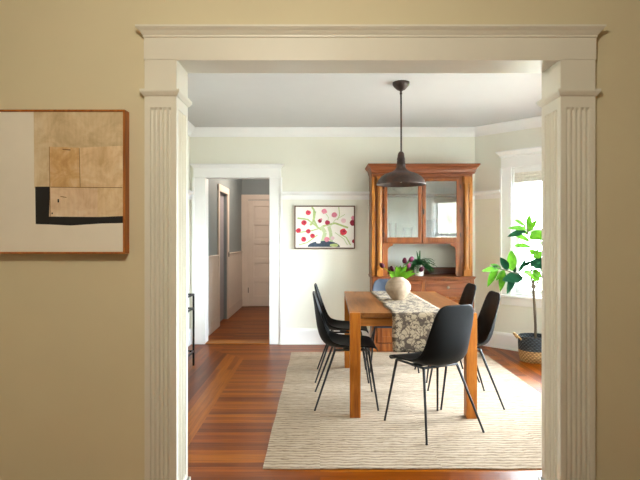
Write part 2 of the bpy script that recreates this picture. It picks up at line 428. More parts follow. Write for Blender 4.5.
struct(b.build('trim_9', M['trim'], bevel=.003))
b = MB(); b.box(DX0, DX1, YB-.02, YB+.16, 0, .012); struct(b.build('trim_10', M['table_x'], bevel=.004))

# cased opening between the rooms (fluted pilasters wrap into the jambs)
TF, TB = 2.406, 2.612
def fluted(a0, a1, n, flat, z0, zf, z1, place, mb):
    """front strip of width a0..a1 at depth 0, with n grooves cut between z0 and zf; place(a, depth, z) gives world"""
    pitch = (a1-a0-2*flat)/n; g = pitch*.4; pts = [(a0, 0)]
    for k in range(n):
        c = a0+flat+pitch*(k+.5)
        for j in range(7):
            th = PI*j/6; pts.append((c-g*math.cos(th), g*1.3*math.sin(th)))
    pts.append((a1, 0)); pts2 = [(p[0], 0) for p in pts]
    def row(P, z): return [mb.v(place(p[0], p[1], z)) for p in P]
    r0, r1, r2, r3, r4 = row(pts2, z0), row(pts2, z0+.02), row(pts, z0+.035), row(pts, zf-.012), row(pts2, zf)
    r5 = row(pts2, z1)
    for A, B in ((r0, r1), (r1, r2), (r2, r3), (r3, r4), (r4, r5)):
        for i in range(len(pts)-1): mb.f([A[i], A[i+1], B[i+1], B[i]])
PL0, PL1, PR0, PR1 = -.828, OX0, OX1, 1.2995
ZC = 1.985
b = MB()
fluted(PL0, PL1, 5, .024, .08, 1.92, OZ, lambda a, d, z: (a, TF+d, z), b)
fluted(PR0, PR1, 5, .024, .08, 1.92, OZ, lambda a, d, z: (a, TF+d, z), b)
fluted(TF, TB, 5, .03, .08, 1.92, OZ, lambda a, d, z: (OX0-d, a, z), b)
fluted(TF, TB, 5, .03, .08, 1.92, OZ, lambda a, d, z: (OX1+d, a, z), b)
# outer sides, back and header boards
for x, s in ((PL0, 1), (PR1, -1)):
    b.box(x, x+s*.004, TF+.0006, YF+.002, 0, OZ)
b.box(PL0, PL1-.001, YF2, TB-.0005, 0, OZ); b.box(PR0+.001, PR1, YF2, TB-.0005, 0, OZ)
b.box(PL0-.002, PR1+.002, TF-.004, YF+.002, OZ+.0, OZ+.125); b.box(PL0, PR1, YF2, TB+.0005, OZ+.001, OZ+.125)
b.box(OX0-.0, OX1+.0, TF, TB-.001, OZ, OZ+.015)
b.box(OX0, OX1, TF-.003, TF+.012, OZ-.006, OZ)
b.cornice(PL0, PR1, YF+.002, TF-.004, [(0, OZ+.100), (.005, OZ+.103), (.006, OZ+.112), (.010, OZ+.116), (.018, OZ+.128), (.027, OZ+.136), (.029, OZ+.139), (.032, OZ+.141), (.032, OZ+.150)])
# plinths
for x0, x1 in ((PL0, PL1), (PR0, PR1)): b.box(x0-.008, x1+.008, TF-.01, TB+.012, 0, .075)
b.box(PL1-.004, PL1+.012, TF, TB+.014, 0, .075); b.box(PR0-.012, PR0+.004, TF, TB+.014, 0, .075)
# cap bands
for x0, x1 in ((PL0, PL1), (PR0, PR1)):
    b.rings([[(x0-o, TF-o, z), (x1+o, TF-o, z), (x1+o, TB+o, z), (x0-o, TB+o, z)] for o, z in [(0, ZC-.014), (.006, ZC-.01), (.016, ZC+.004), (.018, ZC+.01), (.018, ZC+.018), (.003, ZC+.022)]])
struct(b.build('trim_11', M['front_trim']))
BPF = [(0, 0), (.02, 0), (.02, .115), (.012, .135), (0, .135)]
b = MB(); b.mould(BPF, (-2.6, YF), (PL0, YF), (0, -1)); b.mould(BPF, (PR1, YF), (3.2, YF), (0, -1)); struct(b.build('baseboard_front', M['front_trim']))

# ------------------------------------------------------------------ hall beyond
HX = -1.5; HY = 9.75; O0, O1 = 7.54, 8.20
b = MB()
for y0, y1, z0, z1 in ((YB+.15, O0, 0, CEIL), (O1, HY, 0, CEIL), (O0, O1, 2.0, CEIL)): b.box(HX-.1, HX, y0, y1, z0, z1)
b.box(HX-.25, HX-.1, YB+.15, HY, 0, CEIL)
struct(b.build('wall_hall_left', M['hall_wall']))
b = MB(); b.box(-.45, -.3, YB+.15, HY+.1, 0, CEIL); struct(b.build('wall_hall_right', M['hall_wall']))
b = MB(); b.box(HX-.25, -.3, HY, HY+.12, 0, CEIL); struct(b.build('wall_hall_end', M['hall_wall']))
b = MB()   # beadboard wainscot with cap
for y0, y1 in ((YB+.17, O0-.09), (O1+.11, HY)):
    b.box(HX, HX+.012, y0, y1, 0, 1.04); b.box(HX, HX+.03, y0, y1, 1.04, 1.06); b.box(HX, HX+.02, y0, y1, 0, .16)
    k = y0+.05
    while k < y1-.02: b.box(HX+.012, HX+.015, k, k+.07, .16, 1.04); k += .08
struct(b.build('trim_12', M['hall_trim']))
b = MB()   # casing of the side door
b.box(HX, HX+.022, O0-.09, O0, 0, 2.09); b.box(HX, HX+.022, O1, O1+.11, 0, 2.09); b.box(HX, HX+.023, O0-.09, O1+.11, 2.0, 2.10)
struct(b.build('trim_13', M['hall_trim'], bevel=.003))
def panel_door(name, x0, x1, y, z1, m, n=5):
    """door leaf facing -y, n stacked panels"""
    b = MB(); b.box(x0, x1, y+.012, y+.04, 0.006, z1)
    st = .105; zb = .2; ph = (z1-zb-.11-(n-1)*.09)/n
    b.box(x0, x0+st, y-.012, y+.012, .006, z1); b.box(x1-st, x1, y-.012, y+.012, .006, z1)
    b.box(x0+st, x1-st, y-.012, y+.012, .006, zb); b.box(x0+st, x1-st, y-.012, y+.012, z1-.11, z1)
    for k in range(n):
        z = zb+k*(ph+.09)
        if k < n-1: b.box(x0+st, x1-st, y-.012, y+.012, z+ph, z+ph+.09)
        b.box(x0+st+.03, x1-st-.03, y+.004, y+.012, z+.03, z+ph-.03)
    return b.build(name, m, bevel=.003)
d = struct(panel_door('door_1', -1.365, -.61, HY-.03, 2.02, M['hall_trim']))
b = MB(); b.lathe([(.012, 0), (.012, .03), (.028, .04), (.028, .06), (.01, .07)], n=14); k = b.build('door_handle', M['brass'], d, smooth=True); k.location = (-.67, HY-.04, 1.0); k.rotation_euler = (PI/2, 0, 0)
b = MB(); b.box(-1.372, -1.358, HY-.048, HY-.042, .26, .36); b.build('hinge', M['brass'], d)
b = MB(); b.box(HX+.0, -1.37, HY-.025, HY, 0, 2.03); b.box(-.605, -.48, HY-.025, HY, 0, 2.03); b.box(HX, -.48, HY-.027, HY, 2.03, 2.13); struct(b.build('trim_14', M['hall_trim'], bevel=.003))
# closed side door set back in its jamb
b = MB(); b.box(HX-.098, HX-.05, O0, O1, .006, 2.0)
for z0, z1 in ((.2, .9), (1.0, 1.85)): b.box(HX-.05, HX-.044, O0+.1, O1-.1, z0, z1)
struct(b.build('door_2', M['hall_door']))
b = MB(); b.box(HX+.022, HX+.03, O1+.03, O1+.07, 1.00, 1.08); tag(b.build('latch_plate', M['switch'], bevel=.002), 'small dark metal plate on the white casing beside the hall side door', 'plate')

# ------------------------------------------------------------------ pictures
def framed(t, x0, x1, z0, z1, yw, depth, fw, fm, mats, cells):
    """frame as four mitred bars, canvas with coloured shapes"""
    b = MB()
    for (ax, az, bx, bz, cx, cz, dx, dz) in (
        (x0, z0, x1, z0, x1-fw, z0+fw, x0+fw, z0+fw), (x1, z0, x1, z1, x1-fw, z1-fw, x1-fw, z0+fw),
        (x1, z1, x0, z1, x0+fw, z1-fw, x1-fw, z1-fw), (x0, z1, x0, z0, x0+fw, z0+fw, x0+fw, z1-fw)):
        b.rings([[(ax, y, az), (bx, y, bz), (cx, y, cz), (dx, y, dz)] for y in (yw-depth, yw)])
    b.build('frame', fm, t)
    b = MB(); yc = yw-depth+.006
    b.box(x0+fw, x1-fw, yc, yw-.002, z0+fw, z1-fw)
    e = .0004
    for i, (mi, pts) in enumerate(cells):
        b.mi = mi; vs = [(min(max(p[0], x0+fw), x1-fw), yc-e*(1+i*.25), min(max(p[1], z0+fw), z1-fw)) for p in pts]
        b.poly(vs)
    return b, yc
def aged(name, c0, c1, c2, sc=9):
    t = NT(name); v = t.coord(); n = t.noise(v, sc, 6, .65, .6); n2 = t.noise(t.coord((30, 1, 4)), 3, 4)
    c = t.ramp(n, [(.3, c0), (.52, c1), (.7, c2)])
    t.col(t.mix(c, t.ramp(n2, [(.35, (.86, .83, .78, 1)), (.6, (1, 1, 1, 1))]), .5, 'MULTIPLY')); t.b.inputs['Roughness'].default_value = .85
    t.bump(n, .15, .002); return t.m
A_cream = plain('canvas_cream', '#efe8d9', .85, var=.02, bump=.2, bscale=250)
A_tan = aged('canvas_tan', '#c4ac84', '#dcc6a0', '#e8d8ba')
A_p1 = aged('paper_ochre', '#c0905a', '#d8b07a', '#e8cda2', 14)
A_p2 = aged('paper_sand', '#d2b083', '#e6cba2', '#f0dcbc', 12)
A_p3 = aged('paper_rose', '#d8b692', '#ead0b0', '#f0dec6', 12)
A_blk = plain('canvas_black', '#1a1a1b', .8, var=.2)
A_line = plain('stitch_brown', '#8a6238', .9)
SA = 510/2.374; AY = 2.43
def ap(px, py): return ((px-320)/SA, 1.303-(py-238)/SA)
t = thing('framed_artwork', 'large abstract collage painting in cream, tan and black on the tan wall', 'painting', (0, 0, 0))
ax1, az0 = ap(125, 253.8); ax1, az1 = ap(124.8, 109.5); ax0 = ax1-.98
q = lambda *P: [ap(*p) for p in P]
cells = [(1, q((33, 109), (125, 109), (125, 190), (33.5, 188))),
         (5, q((34.5, 186.5), (125, 186.5), (125, 223), (100, 223.5), (70, 225.5), (50, 224.5), (35, 224))),
         (2, q((48.5, 146.5), (78.5, 147.5), (79.5, 188), (49.5, 187))),
         (3, q((78.5, 147.5), (123, 145.5), (124, 187.5), (79.5, 188))),
         (4, q((49.5, 187), (79.5, 188), (97, 188), (97, 217), (48.5, 216.5))),
         (3, q((97, 187.8), (123.5, 187.5), (124, 216), (97, 217))),
         (6, q((50, 186.7), (122, 187.2), (122, 187.9), (50, 187.4))), (6, q((78.4, 148), (79, 148), (80, 187), (79.4, 187))),
         (6, q((48.5, 146.5), (49, 146.5), (50, 216.5), (49.4, 216.5))), (6, q((62, 148.6), (70, 149.2), (70, 150.4), (62, 149.6))),
         (5, q((57, 199), (58.6, 199), (58.6, 202.4), (57, 202.4))), (5, q((51, 212.5), (52.4, 212.5), (52.4, 214), (51, 214))), (6, q((60, 196), (66, 197), (66, 197.7), (60, 196.8)))]
b, yc = framed(t, ax0, ax1, az0, az1, AY, .056, .009, M['frame_red'], None, cells)
b.build('canvas', [A_cream, A_tan, A_p1, A_p2, A_p3, A_blk, A_line], t)

SB = 510/6.24
def bp(px, py): return ((px-320)/SB, 1.303-(py-238)/SB)
t = thing('framed_print', 'framed picture of pink and red tulips hanging beneath the white picture rail', 'picture')
P_bg = plain('print_ivory', '#f4efe8', .8, var=.02)
P_red = plain('print_red', '#d23a4e', .8, var=.2, vscale=60); P_dk = plain('print_crimson', '#9c2740', .8, var=.2, vscale=60)
P_pink = plain('print_pink', '#e58ca0', .8, var=.1, vscale=60); P_pale = plain('print_pale_pink', '#e9c6cd', .8, var=.05)
P_gr = plain('print_green', '#b4c583', .8, var=.15, vscale=40); P_gr2 = plain('print_soft_green', '#c3cfa4', .8, var=.1)
P_nav = plain('print_slate', '#3e4c5c', .8, var=.2, vscale=40)
bx0, bz1 = bp(294.4, 205.6); bx1, bz0 = bp(355, 248.8)
def zz(x, y): return (285+x/8, 195+y/8)      # print sketch read in a magnified frame
def blob(x, y, r, ry=None):
    ry = ry or r; rr = random.Random(int(x*7+y))
    return [bp(*zz(x+r*(1+rr.uniform(-.15, .15))*math.cos(k*PI/5), y+ry*(1+rr.uniform(-.15, .15))*math.sin(k*PI/5))) for k in range(10)]
def stroke(mi, pts, w):
    out = []
    for (a, b_), (c, d_) in zip(pts, pts[1:]):
        dx, dy = c-a, d_-b_; L = math.hypot(dx, dy); nx, ny = -dy/L*w/2, dx/L*w/2
        out.append((mi, [bp(*zz(a+nx, b_+ny)), bp(*zz(c+nx, d_+ny)), bp(*zz(c-nx, d_-ny)), bp(*zz(a-nx, b_-ny))]))
    return out
cells = []
for pts, w, mi in (([(260, 260), (230, 200), (232, 120), (215, 95)], 16, 5), ([(290, 280), (240, 240), (180, 195), (100, 185)], 12, 5),
                   ([(240, 130), (225, 220), (200, 240)], 18, 5), ([(280, 265), (215, 285), (110, 300)], 9, 5), ([(300, 250), (400, 225), (505, 262)], 14, 5),
                   ([(430, 95), (437, 160), (420, 200)], 6, 5), ([(330, 250), (350, 180), (310, 130)], 5, 6), ([(350, 270), (400, 200), (480, 155)], 5, 6),
                   ([(440, 310), (490, 340), (525, 400)], 8, 5), ([(400, 300), (470, 350), (500, 400)], 6, 6), ([(110, 400), (180, 380), (260, 320)], 8, 5), ([(300, 380), (320, 300), (290, 250)], 30, 6), ([(370, 380), (365, 300), (350, 250)], 26, 6)):
    cells += stroke(mi, pts, w)
cells += [(7, [bp(*zz(180+ (260/2)*(1-math.cos(PI*k/10)), 415-48*math.sin(PI*k/10))) for k in range(11)])]
cells += [(5, blob(395, 402, 38, 14)), (8, blob(268, 375, 20, 14))]
for x, y, r, mi in ((187, 142, 21, 1), (151, 222, 22, 1), (108, 285, 20, 1), (186, 290, 20, 1), (220, 326, 20, 1), (149, 355, 22, 1), (279, 207, 17, 2), (340, 220, 20, 2),
                    (467, 295, 27, 1), (544, 222, 26, 2), (548, 185, 20, 3), (552, 370, 16, 2), (315, 130, 22, 3), (394, 160, 22, 3), (468, 205, 20, 4), (335, 355, 22, 3), (380, 345, 16, 4), (290, 195, 9, 3)):
    cells.append((mi, blob(x, y, r, r*.95)))
    if mi in (1, 2): cells.append((2, blob(x+4, y-6, r*.35)))
b, yc = framed(t, bx0, bx1, bz0, bz1, YB, .03, .014, M['frame_brown'], None, cells)
b.build('canvas', [P_bg, P_red, P_dk, P_pink, P_pale, P_gr, P_gr2, P_nav, P_bg], t)

# ------------------------------------------------------------------ rug
RZ = .006
b = MB(); b.box(-.325, 1.845, 2.87, 5.80, 0.0005, RZ)
bmesh.ops.subdivide_edges(b.bm, edges=b.bm.edges[:], cuts=24, use_grid_fill=True)
for v in b.bm.verts:
    if v.co.x < -.32 or v.co.x > 1.84: v.co.x += .008*noise.noise(v.co*4)
    if v.co.y < 2.88 or v.co.y > 5.79: v.co.y += .008*noise.noise(v.co*4)
o = b.build('area_rug', M['rug']); tag(o, 'large ivory ribbed woven rug under the dining table', 'rug')

# ------------------------------------------------------------------ dining table
TX, TY, TW, TL, TH = .687, 4.41, .912, 1.49, .763-RZ
TR = math.radians(-1.2)
t = thing('dining_table', 'rectangular oak dining table with square corner legs on the ivory rug', 'table', (TX, TY, RZ), TR)
hw, hl, lg = TW/2, TL/2, .077
for sx in (-1, 1):
    for sy in (-1, 1):
        b = MB(); x = sx*(hw-lg/2); y = sy*(hl-lg/2)
        b.box(x-lg/2, x+lg/2, y-lg/2, y+lg/2, 0, TH); b.build('leg', M['table_z'], t, .003)
b = MB(); n = lg+.0006
b.prism([(-hw+n, -hl), (hw-n, -hl), (hw-n, -hl+n), (hw, -hl+n), (hw, hl-n), (hw-n, hl-n), (hw-n, hl), (-hw+n, hl), (-hw+n, hl-n), (-hw, hl-n), (-hw, -hl+n), (-hw+n, -hl+n)], 'z', TH-.034, TH)
b.build('tabletop', M['table_y'], t, .0015)
for s in (-1, 1):
    b = MB(); b.box(-hw+lg+.001, hw-lg-.001, s*(hl-.03)-.011, s*(hl-.03)+.011, TH-.098, TH-.04); b.build('apron', M['table_x'], t, .002)
    b = MB(); b.box(s*(hw-.03)-.011, s*(hw-.03)+.011, -hl+lg+.001, hl-lg-.001, TH-.098, TH-.0345); b.build('apron', M['table_y'], t, .002)

# runner: one draped strip, hanging at both ends
b = MB(); rw0, rw1 = .520-TX, .912-TX
pts = []
zt = TH+.002
def hang(s):
    o = []
    for k in range(12): u = k/11; o.append((s*(hl+.014+.004*math.sin(u*7)), zt-.012-.266*(1-u)))
    return o
prof = [(y, z) for y, z in hang(-1)]
prof += [(-hl-.011, zt-.003), (-hl-.004, zt)]
prof += [(-hl-.004+(TL+.008)*k/24, zt) for k in range(1, 25)]
prof += [(hl+.011, zt-.003)]+[(y, z) for y, z in hang(1)][::-1]
n = 14; grid = []
for i, (y, z) in enumerate(prof):
    row = []
    for j in range(n+1):
        x = rw0+(rw1-rw0)*j/n
        dy = 0
        if z < zt-.02:
            dep = (zt-z)/.28; dy = (.005*math.sin(j*.8+.6)+.002*math.sin(j*1.7))*dep*(1 if y > 0 else -1); dy = abs(dy)*(1 if y > 0 else -1)
        row.append(b.v((x+.003*math.sin(i*.9), y+dy, z)))
    grid.append(row)
for a, c in zip(grid, grid[1:]):
    for j in range(n): b.f([a[j], a[j+1], c[j+1], c[j]])
o = b.build('table_runner', M['runner'], loc=(TX-.010, TY, RZ), rotz=TR+math.radians(1.7), smooth=60)
m = o.modifiers.new('thick', 'SOLIDIFY'); m.thickness = .0025; m.offset = 1
tag(o, 'brown and cream floral table runner draped over the oak table end', 'table runner')

# ------------------------------------------------------------------ chairs
def make_chair(label, mat, leg, loc, rz, group='shell chairs around the dining table'):
    t = thing('dining_chair', label, 'chair', loc, rz, group)
    # centre line in (y, z), half width, wing height
    prof = [(.240, .430, .190, .0), (.230, .455, .208, .004), (.195, .464, .220, .010), (.12, .459, .226, .018), (.04, .452, .228, .028), (-.04, .443, .225, .044),
            (-.115, .445, .216, .064), (-.165, .467, .204, .076), (-.198, .515, .193, .074), (-.217, .58, .185, .066), (-.228, .65, .178, .052), (-.236, .72, .172, .036),
            (-.244, .785, .162, .022), (-.250, .83, .150, .012), (-.254, .855, .125, .008), (-.256, .866, .085, .004)]
    b = MB(); rows = []; n = 16
    for i, (y, z, hw_, wing) in enumerate(prof):
        p0 = prof[max(i-1, 0)]; p1 = prof[min(i+1, len(prof)-1)]
        ty, tz = p1[0]-p0[0], p1[1]-p0[1]; L = math.hypot(ty, tz); ny, nz = -tz/L, ty/L     # tangent runs backwards/up
        if nz < 0 and i < 6: ny, nz = -ny, -nz
        if i >= 6: ny, nz = abs(tz)/L, abs(ty)/L
        elif nz < 0: ny, nz = -ny, -nz
        row = []
        for j in range(n+1):
            u = -1+2*j/n; w = wing*(abs(u)**2.6)
            row.append(b.v((hw_*u, y+ny*w, z+nz*w)))
        rows.append(row)
    for a, c in zip(rows, rows[1:]):
        for j in range(n): b.f([a[j], a[j+1], c[j+1], c[j]])
    o = b.build('seat_shell', mat, t, smooth=80)
    m = o.modifiers.new('thick', 'SOLIDIFY'); m.thickness = .011; m.offset = 0
    m = o.modifiers.new('sub', 'SUBSURF'); m.levels = 1; m.render_levels = 1
    b = MB()
    z = .434; c = [(-.14, -.085), (.14, -.085), (.18, .17), (-.18, .17)]; z2 = z+.010
    for k in range(4):
        p, q_ = c[k], c[(k+1) % 4]; b.path([(p[0], p[1], z if p[1] < 0 else z2), (q_[0], q_[1], z if q_[1] < 0 else z2)], .0085, 8)
    b.box(-.16, .16, -.02, .04, z-.004, z+.008)
    b.build('under_frame', leg, t, smooth=True)
    for sx, sy in ((-1, -1), (1, -1), (1, 1), (-1, 1)):
        b = MB(); b.path([(sx*.14, -.085, z) if sy < 0 else (sx*.18, .17, z2), (sx*.235, sy*.238, .004)], [.010, .007], 10)
        b.lathe([(.008, 0), (.0085, .006), (.006, .007)], sx*.2352, sy*.2382, 10)
        b.build('leg', leg, t, smooth=True)
    return t
c0 = make_chair('black shell chair nearest the camera, seen from behind at the table end', M['black'], M['blackmetal'], (.776, 3.515, RZ), math.radians(26))
dup(c0, 'nearer of the two black shell chairs on the left side of the table', (.20, 4.07, RZ), -PI/2)
dup(c0, 'farther black shell chair on the left of the table, mostly hidden by the nearer', (.205, 4.80, RZ), math.radians(-92))
dup(c0, 'nearer of the two black shell chairs on the right side of the table', (1.155, 4.095, RZ), PI/2)
dup(c0, 'farther black shell chair on the right of the table, by the hutch drawers', (1.185, 4.81, RZ), math.radians(92))
make_chair('shell chair tinted blue for window reflection at the far table end, behind the vase', M['blue'], M['blackmetal'], (.715, 5.14, RZ), PI)

# ------------------------------------------------------------------ vase and tulips
VX, VY, VZ = .677, 4.43, .763+.0022+.0012
b = MB(); R = .112
outer = [(.048, 0), (.052, .004), (.074, .030), (.097, .060), (.110, .095), (.111, .115), (.103, .142), (.085, .166), (.062, .184), (.052, .192), (.052, .200), (.046, .200), (.045, .190), (.060, .175), (.09, .14), (.1, .1), (.06, .03), (.02, .012)]
b.lathe(outer, n=48); o = b.build('vase', M['vase'], smooth=60, loc=(VX, VY, VZ)); tag(o, 'round ribbed beige stoneware vase on the floral runner holding tulips', 'vase')
SV = 510/VY
def vp(px, py, dy=0): return Vector(((px-320)/SV-VX, dy, 1.303-(py-238)/SV-VZ))
def tulip(label, px, py, dy, m, lean, leaves, size=1.0):
    t = thing('tulip', label, 'tulip', (VX, VY, VZ), 0, 'tulips in the round vase')
    tip = vp(px, py, dy); c = Vector((tip.x*.18, dy*.2, .19)); a = Vector((tip.x*.05, 0, .02))
    mid = Vector((tip.x*.45, dy*.5, max(.19, tip.z)+.02*(1 if tip.z < .3 else .0)+.01))
    d = (Vector((lean, dy, .6))).normalized(); base = tip-d*.022*size
    b = MB(); P = []
    for k in range(9):
        u = k/8; P.append((1-u)**3*c+3*(1-u)**2*u*(c+Vector((tip.x*.1, 0, .04)))+3*(1-u)*u*u*(base-d*.03)+u**3*base)
    b.path([a]+P, .0028, 6); b.build('stem', M['tulip_leaf'], t, smooth=True)
    b = MB(); q_ = d.to_track_quat('Z', 'Y')
    pr = [(.002, 0), (.012, .003), (.0185, .014), (.0195, .026), (.016, .038), (.010, .047), (.003, .05)]
    rs = []
    for r, z in pr:
        ring = []
        for k in range(18):
            th = 2*PI*k/18; rr = r*(1+.10*math.cos(3*th))*size
            ring.append(base+q_ @ Vector((rr*math.cos(th), rr*math.sin(th), z*size+.003*math.cos(3*th)*(z > .03))))
        rs.append(ring)
    b.rings(rs); b.build('bloom', m, t, smooth=True)
    for (lx, ly, dyy, w) in leaves:
        e = vp(lx, ly, dyy); s0 = Vector((e.x*.15, dyy*.3, .17)); dd = e-s0
        b = MB(); b.leaf(s0, dd+Vector((0, 0, .25*dd.length)), (0, -1, .4), dd.length*1.3, w*1.15, .12, .22, 8, .75); b.build('leaf', M['tulip_leaf'], t, smooth=60)
tulip('dark burgundy tulip arching far out to the left of the vase', 382, 265.5, -.02, M['petal'], -.5, [(389.5, 274, -.03, .035)])
tulip('burgundy tulip just above the vase leaves on the left', 392.5, 269, .0, M['petal'], -.3, [(390.5, 269, .02, .032), (396, 266, -.04, .036)])
tulip('burgundy tulip standing tallest left of the pink one', 404.5, 261, .01, M['petal'], .05, [(401, 266, .03, .034), (404, 271, -.05, .036)])
tulip('faded pink tulip leaning right, beside the tallest burgundy tulip', 411.5, 259.5, .03, M['petal_pink'], .5, [(411, 271, -.03, .036), (407, 267, .03, .032)])
tulip('crimson tulip drooping right in front of the white flowerpot', 421, 269.5, .0, M['petal'], .5, [(413.5, 274, -.01, .033)])
tulip('pinkish tulip low among the leaves right of the vase centre', 408, 265.5, -.03, M['petal_pink'], .4, [(400, 273, -.06, .034)], .85)

# ------------------------------------------------------------------ hutch
HXc = 1.189; HB = YB-.002
t = thing('china_hutch', 'tall reddish wooden china hutch with glass doors and drawers against the back wall', 'hutch', (0, 0, 0))
W0, W1 = .602, 1.776; UF = 5.95; CF = 5.83; BF = 5.865; CT = .86
b = MB()   # base carcass
b.box(W0+.01, W1-.01, BF+.02, HB, .0, CT-.03)
b.box(W0, W0+.05, BF, BF+.02, 0, CT-.03); b.box(W1-.05, W1, BF, BF+.02, 0, CT-.03)
b.box(W0+.05, W1-.05, BF, BF+.02, 0, .09); b.box(W0+.05, W1-.05, BF, BF+.02, .60, .63); b.box(HXc-.02, HXc+.02, BF, BF+.02, .09, CT-.03); b.box(W0+.05, W1-.05, BF, BF+.02, CT-.045, CT-.03)
b.build('base_cabinet', M['hutch'], t, .003)
b = MB(); b.box(W0-.012, W1+.012, CF+.004, HB, CT-.012, CT); b.box(W0-.004, W1+.004, CF+.014, HB, CT-.03, CT-.012); b.build('counter', M['hutch_x'], t, .004)
for x0, x1 in ((W0+.055, HXc-.024), (HXc+.024, W1-.055)):
    b = MB(); b.box(x0, x1, BF-.004, BF+.018, .64, CT-.05); b.cornice(x0+.03, x1-.03, BF, BF-.004, [(.0, .665), (.004, .67), (.004, CT-.08), (0, CT-.075)])
    dr = b.build('drawer', M['hutch_x'], t, .003)
    b = MB(); xm = (x0+x1)/2
    b.lathe([(.006, 0), (.006, .012), (.016, .02), (.018, .027), (.01, .032)], n=16); k = b.build('knob', M['brass'], dr, smooth=True); k.location = (xm, BF-.003, .735); k.rotation_euler = (PI/2, 0, 0)
    b = MB(); b.box(x0, x1, BF-.004, BF+.014, .10, .595)
    b2 = [(x0, x0+.06, .10, .595), (x1-.06, x1, .10, .595), (x0+.06, x1-.06, .10, .17), (x0+.06, x1-.06, .53, .595)]
    for a, c, z0, z1 in b2: b.box(a, c, BF-.014, BF-.004, z0, z1)
    dd = b.build('lower_door', M['hutch'], t, .003)
    b = MB(); b.lathe([(.005, 0), (.005, .012), (.014, .018), (.014, .026), (.006, .03)], n=14); k = b.build('knob', M['brass'], dd, smooth=True)
    k.location = (x1-.03 if x0 < 1 else x0+.03, BF-.013, .4); k.rotation_euler = (PI/2, 0, 0)
# upper carcass: sides, stiles, niche, shelf, roof
D0, D1 = .742, 1.636; NZ = 1.235; TOPZ = 2.0
b = MB()
b.box(W0, W0+.02, UF, HB, CT, TOPZ+.06); b.box(W1-.02, W1, UF, HB, CT, TOPZ+.06)
b.box(W0, D0, UF, UF+.02, CT, TOPZ+.06); b.box(D1, W1, UF, UF+.02, CT, TOPZ+.06)
b.box(W0+.02, W1-.02, UF+.02, HB, 2.02, 2.05)
b.box(D0, D1, UF, UF+.02, NZ, NZ+.012)
b.build('upper_cabinet', M['hutch'], t, .002)
b = MB(); b.box(D0, D1, UF, UF+.018, 1.998, TOPZ+.06); b.box(W0, W1, UF-.012, UF, 2.015, TOPZ+.06)
b.build('frieze', M['hutch_x'], t, .002)
b = MB(); b.box(W0+.02, W1-.02, UF+.02, HB-.015, NZ, NZ+.022); b.box(W0+.02, W1-.02, UF+.06, HB-.015, 1.80, 1.825); b.build('shelf', M['hutch_dark'], t)
b = MB(); b.box(W0+.02, W1-.02, HB-.014, HB, CT, 2.02); b.build('back_panel', M['hutch_back'], t)
b = MB(); b.box(W0+.02, W1-.02, HB-.03, HB-.0145, CT, CT+.085); b.build('niche_rail', M['hutch_dark'], t)
# niche stiles with curved corner brackets
b = MB()
for s, xa, xb in ((1, D0, .79), (-1, D1, 1.585)):
    pts = [(xa, CT), (xb, CT), (xb, NZ-.09)]
    for k in range(7):
        th = k/6*PI/2; pts.append((xb+s*.055*(1-math.cos(th)), NZ-.08+.055*math.sin(th)))
    pts += [(xb+s*.06, NZ-.012), (xb+s*.06, NZ), (xa, NZ)]
    b = MB(); b.prism(pts, 'y', UF+.0005, UF+.02); b.build('bracket', M['hutch'], t)
# round columns
for x in (.694, 1.70):
    b = MB(); cy = UF-.024
    b.lathe([(.030, CT+.075), (.034, CT+.08), (.030, CT+.09), (.033, CT+.10), (.027, CT+.12), (.026, 1.5), (.0245, 1.87), (.028, 1.885), (.0245, 1.9), (.031, 1.92), (.031, 1.935)], x, cy, 24)
    b.box(x-.034, x+.034, cy-.034, UF-.0003, CT, CT+.075); b.box(x-.034, x+.034, cy-.034, UF-.0003, 1.935, 2.014)
    b.build('column', M['hutch_col'], t, smooth=30)
for xa, xb in ((W0, W0+.04), (W1-.04, W1)):
    b = MB(); b.box(xa, xb, UF-.02, UF-.0003, CT, 2.014); b.build('side_pilaster', M['hutch_col'], t, .004)
b = MB(); b.cornice(W0+.008, W1+.012, HB, UF-.035, [(0, 2.05), (.010, 2.053), (.010, 2.066), (.016, 2.07), (.02, 2.095), (.03, 2.118), (.044, 2.13), (.044, 2.138), (.056, 2.142), (.056, 2.16)]); b.build('cornice', M['hutch_x'], t)
# glazed doors
for i, (x0, x1) in enumerate(((D0+.002, HXc-.003), (HXc+.003, D1-.002))):
    z0, z1 = NZ+.014, 1.996; st = .042
    b = MB(); y0, y1 = UF-.012, UF+.014
    b.box(x0, x0+st, y0, y1, z0, z1); b.box(x1-st, x1, y0, y1, z0, z1); b.box(x0+st, x1-st, y0, y1, z0, z0+.062); b.box(x0+st, x1-st, y0, y1, z1-.03, z1)
    dr = b.build('glass_door', M['hutch'], t, .004)
    b = MB(); b.box(x0+st-.004, x1-st+.004, UF-.001, UF+.003, z0+.055, z1-.026); b.build('pane', M['cab_glass'], dr)
    xh = x0-.004 if i == 0 else x1-.004
    for z in (1.34, 1.62, 1.90):
        b = MB(); b.path([(xh+.004, y0-.004, z-.025), (xh+.004, y0-.004, z+.025)], .005, 8); b.build('hinge', M['blackmetal'], dr)
    if i == 1:
        b = MB(); b.box(x0+.002, x0+.022, y0-.006, y0, 1.58, 1.64); b.lathe([(.004, 0), (.01, .006), (.01, .012), (.003, .016)], n=12)
        kk = b.build('latch', M['blackmetal'], dr)
        for v in kk.data.vertices:
            if v.co.z < .1: v.co = Vector((x0+.012+v.co.x, y0-.006-v.co.z, 1.61+v.co.y))
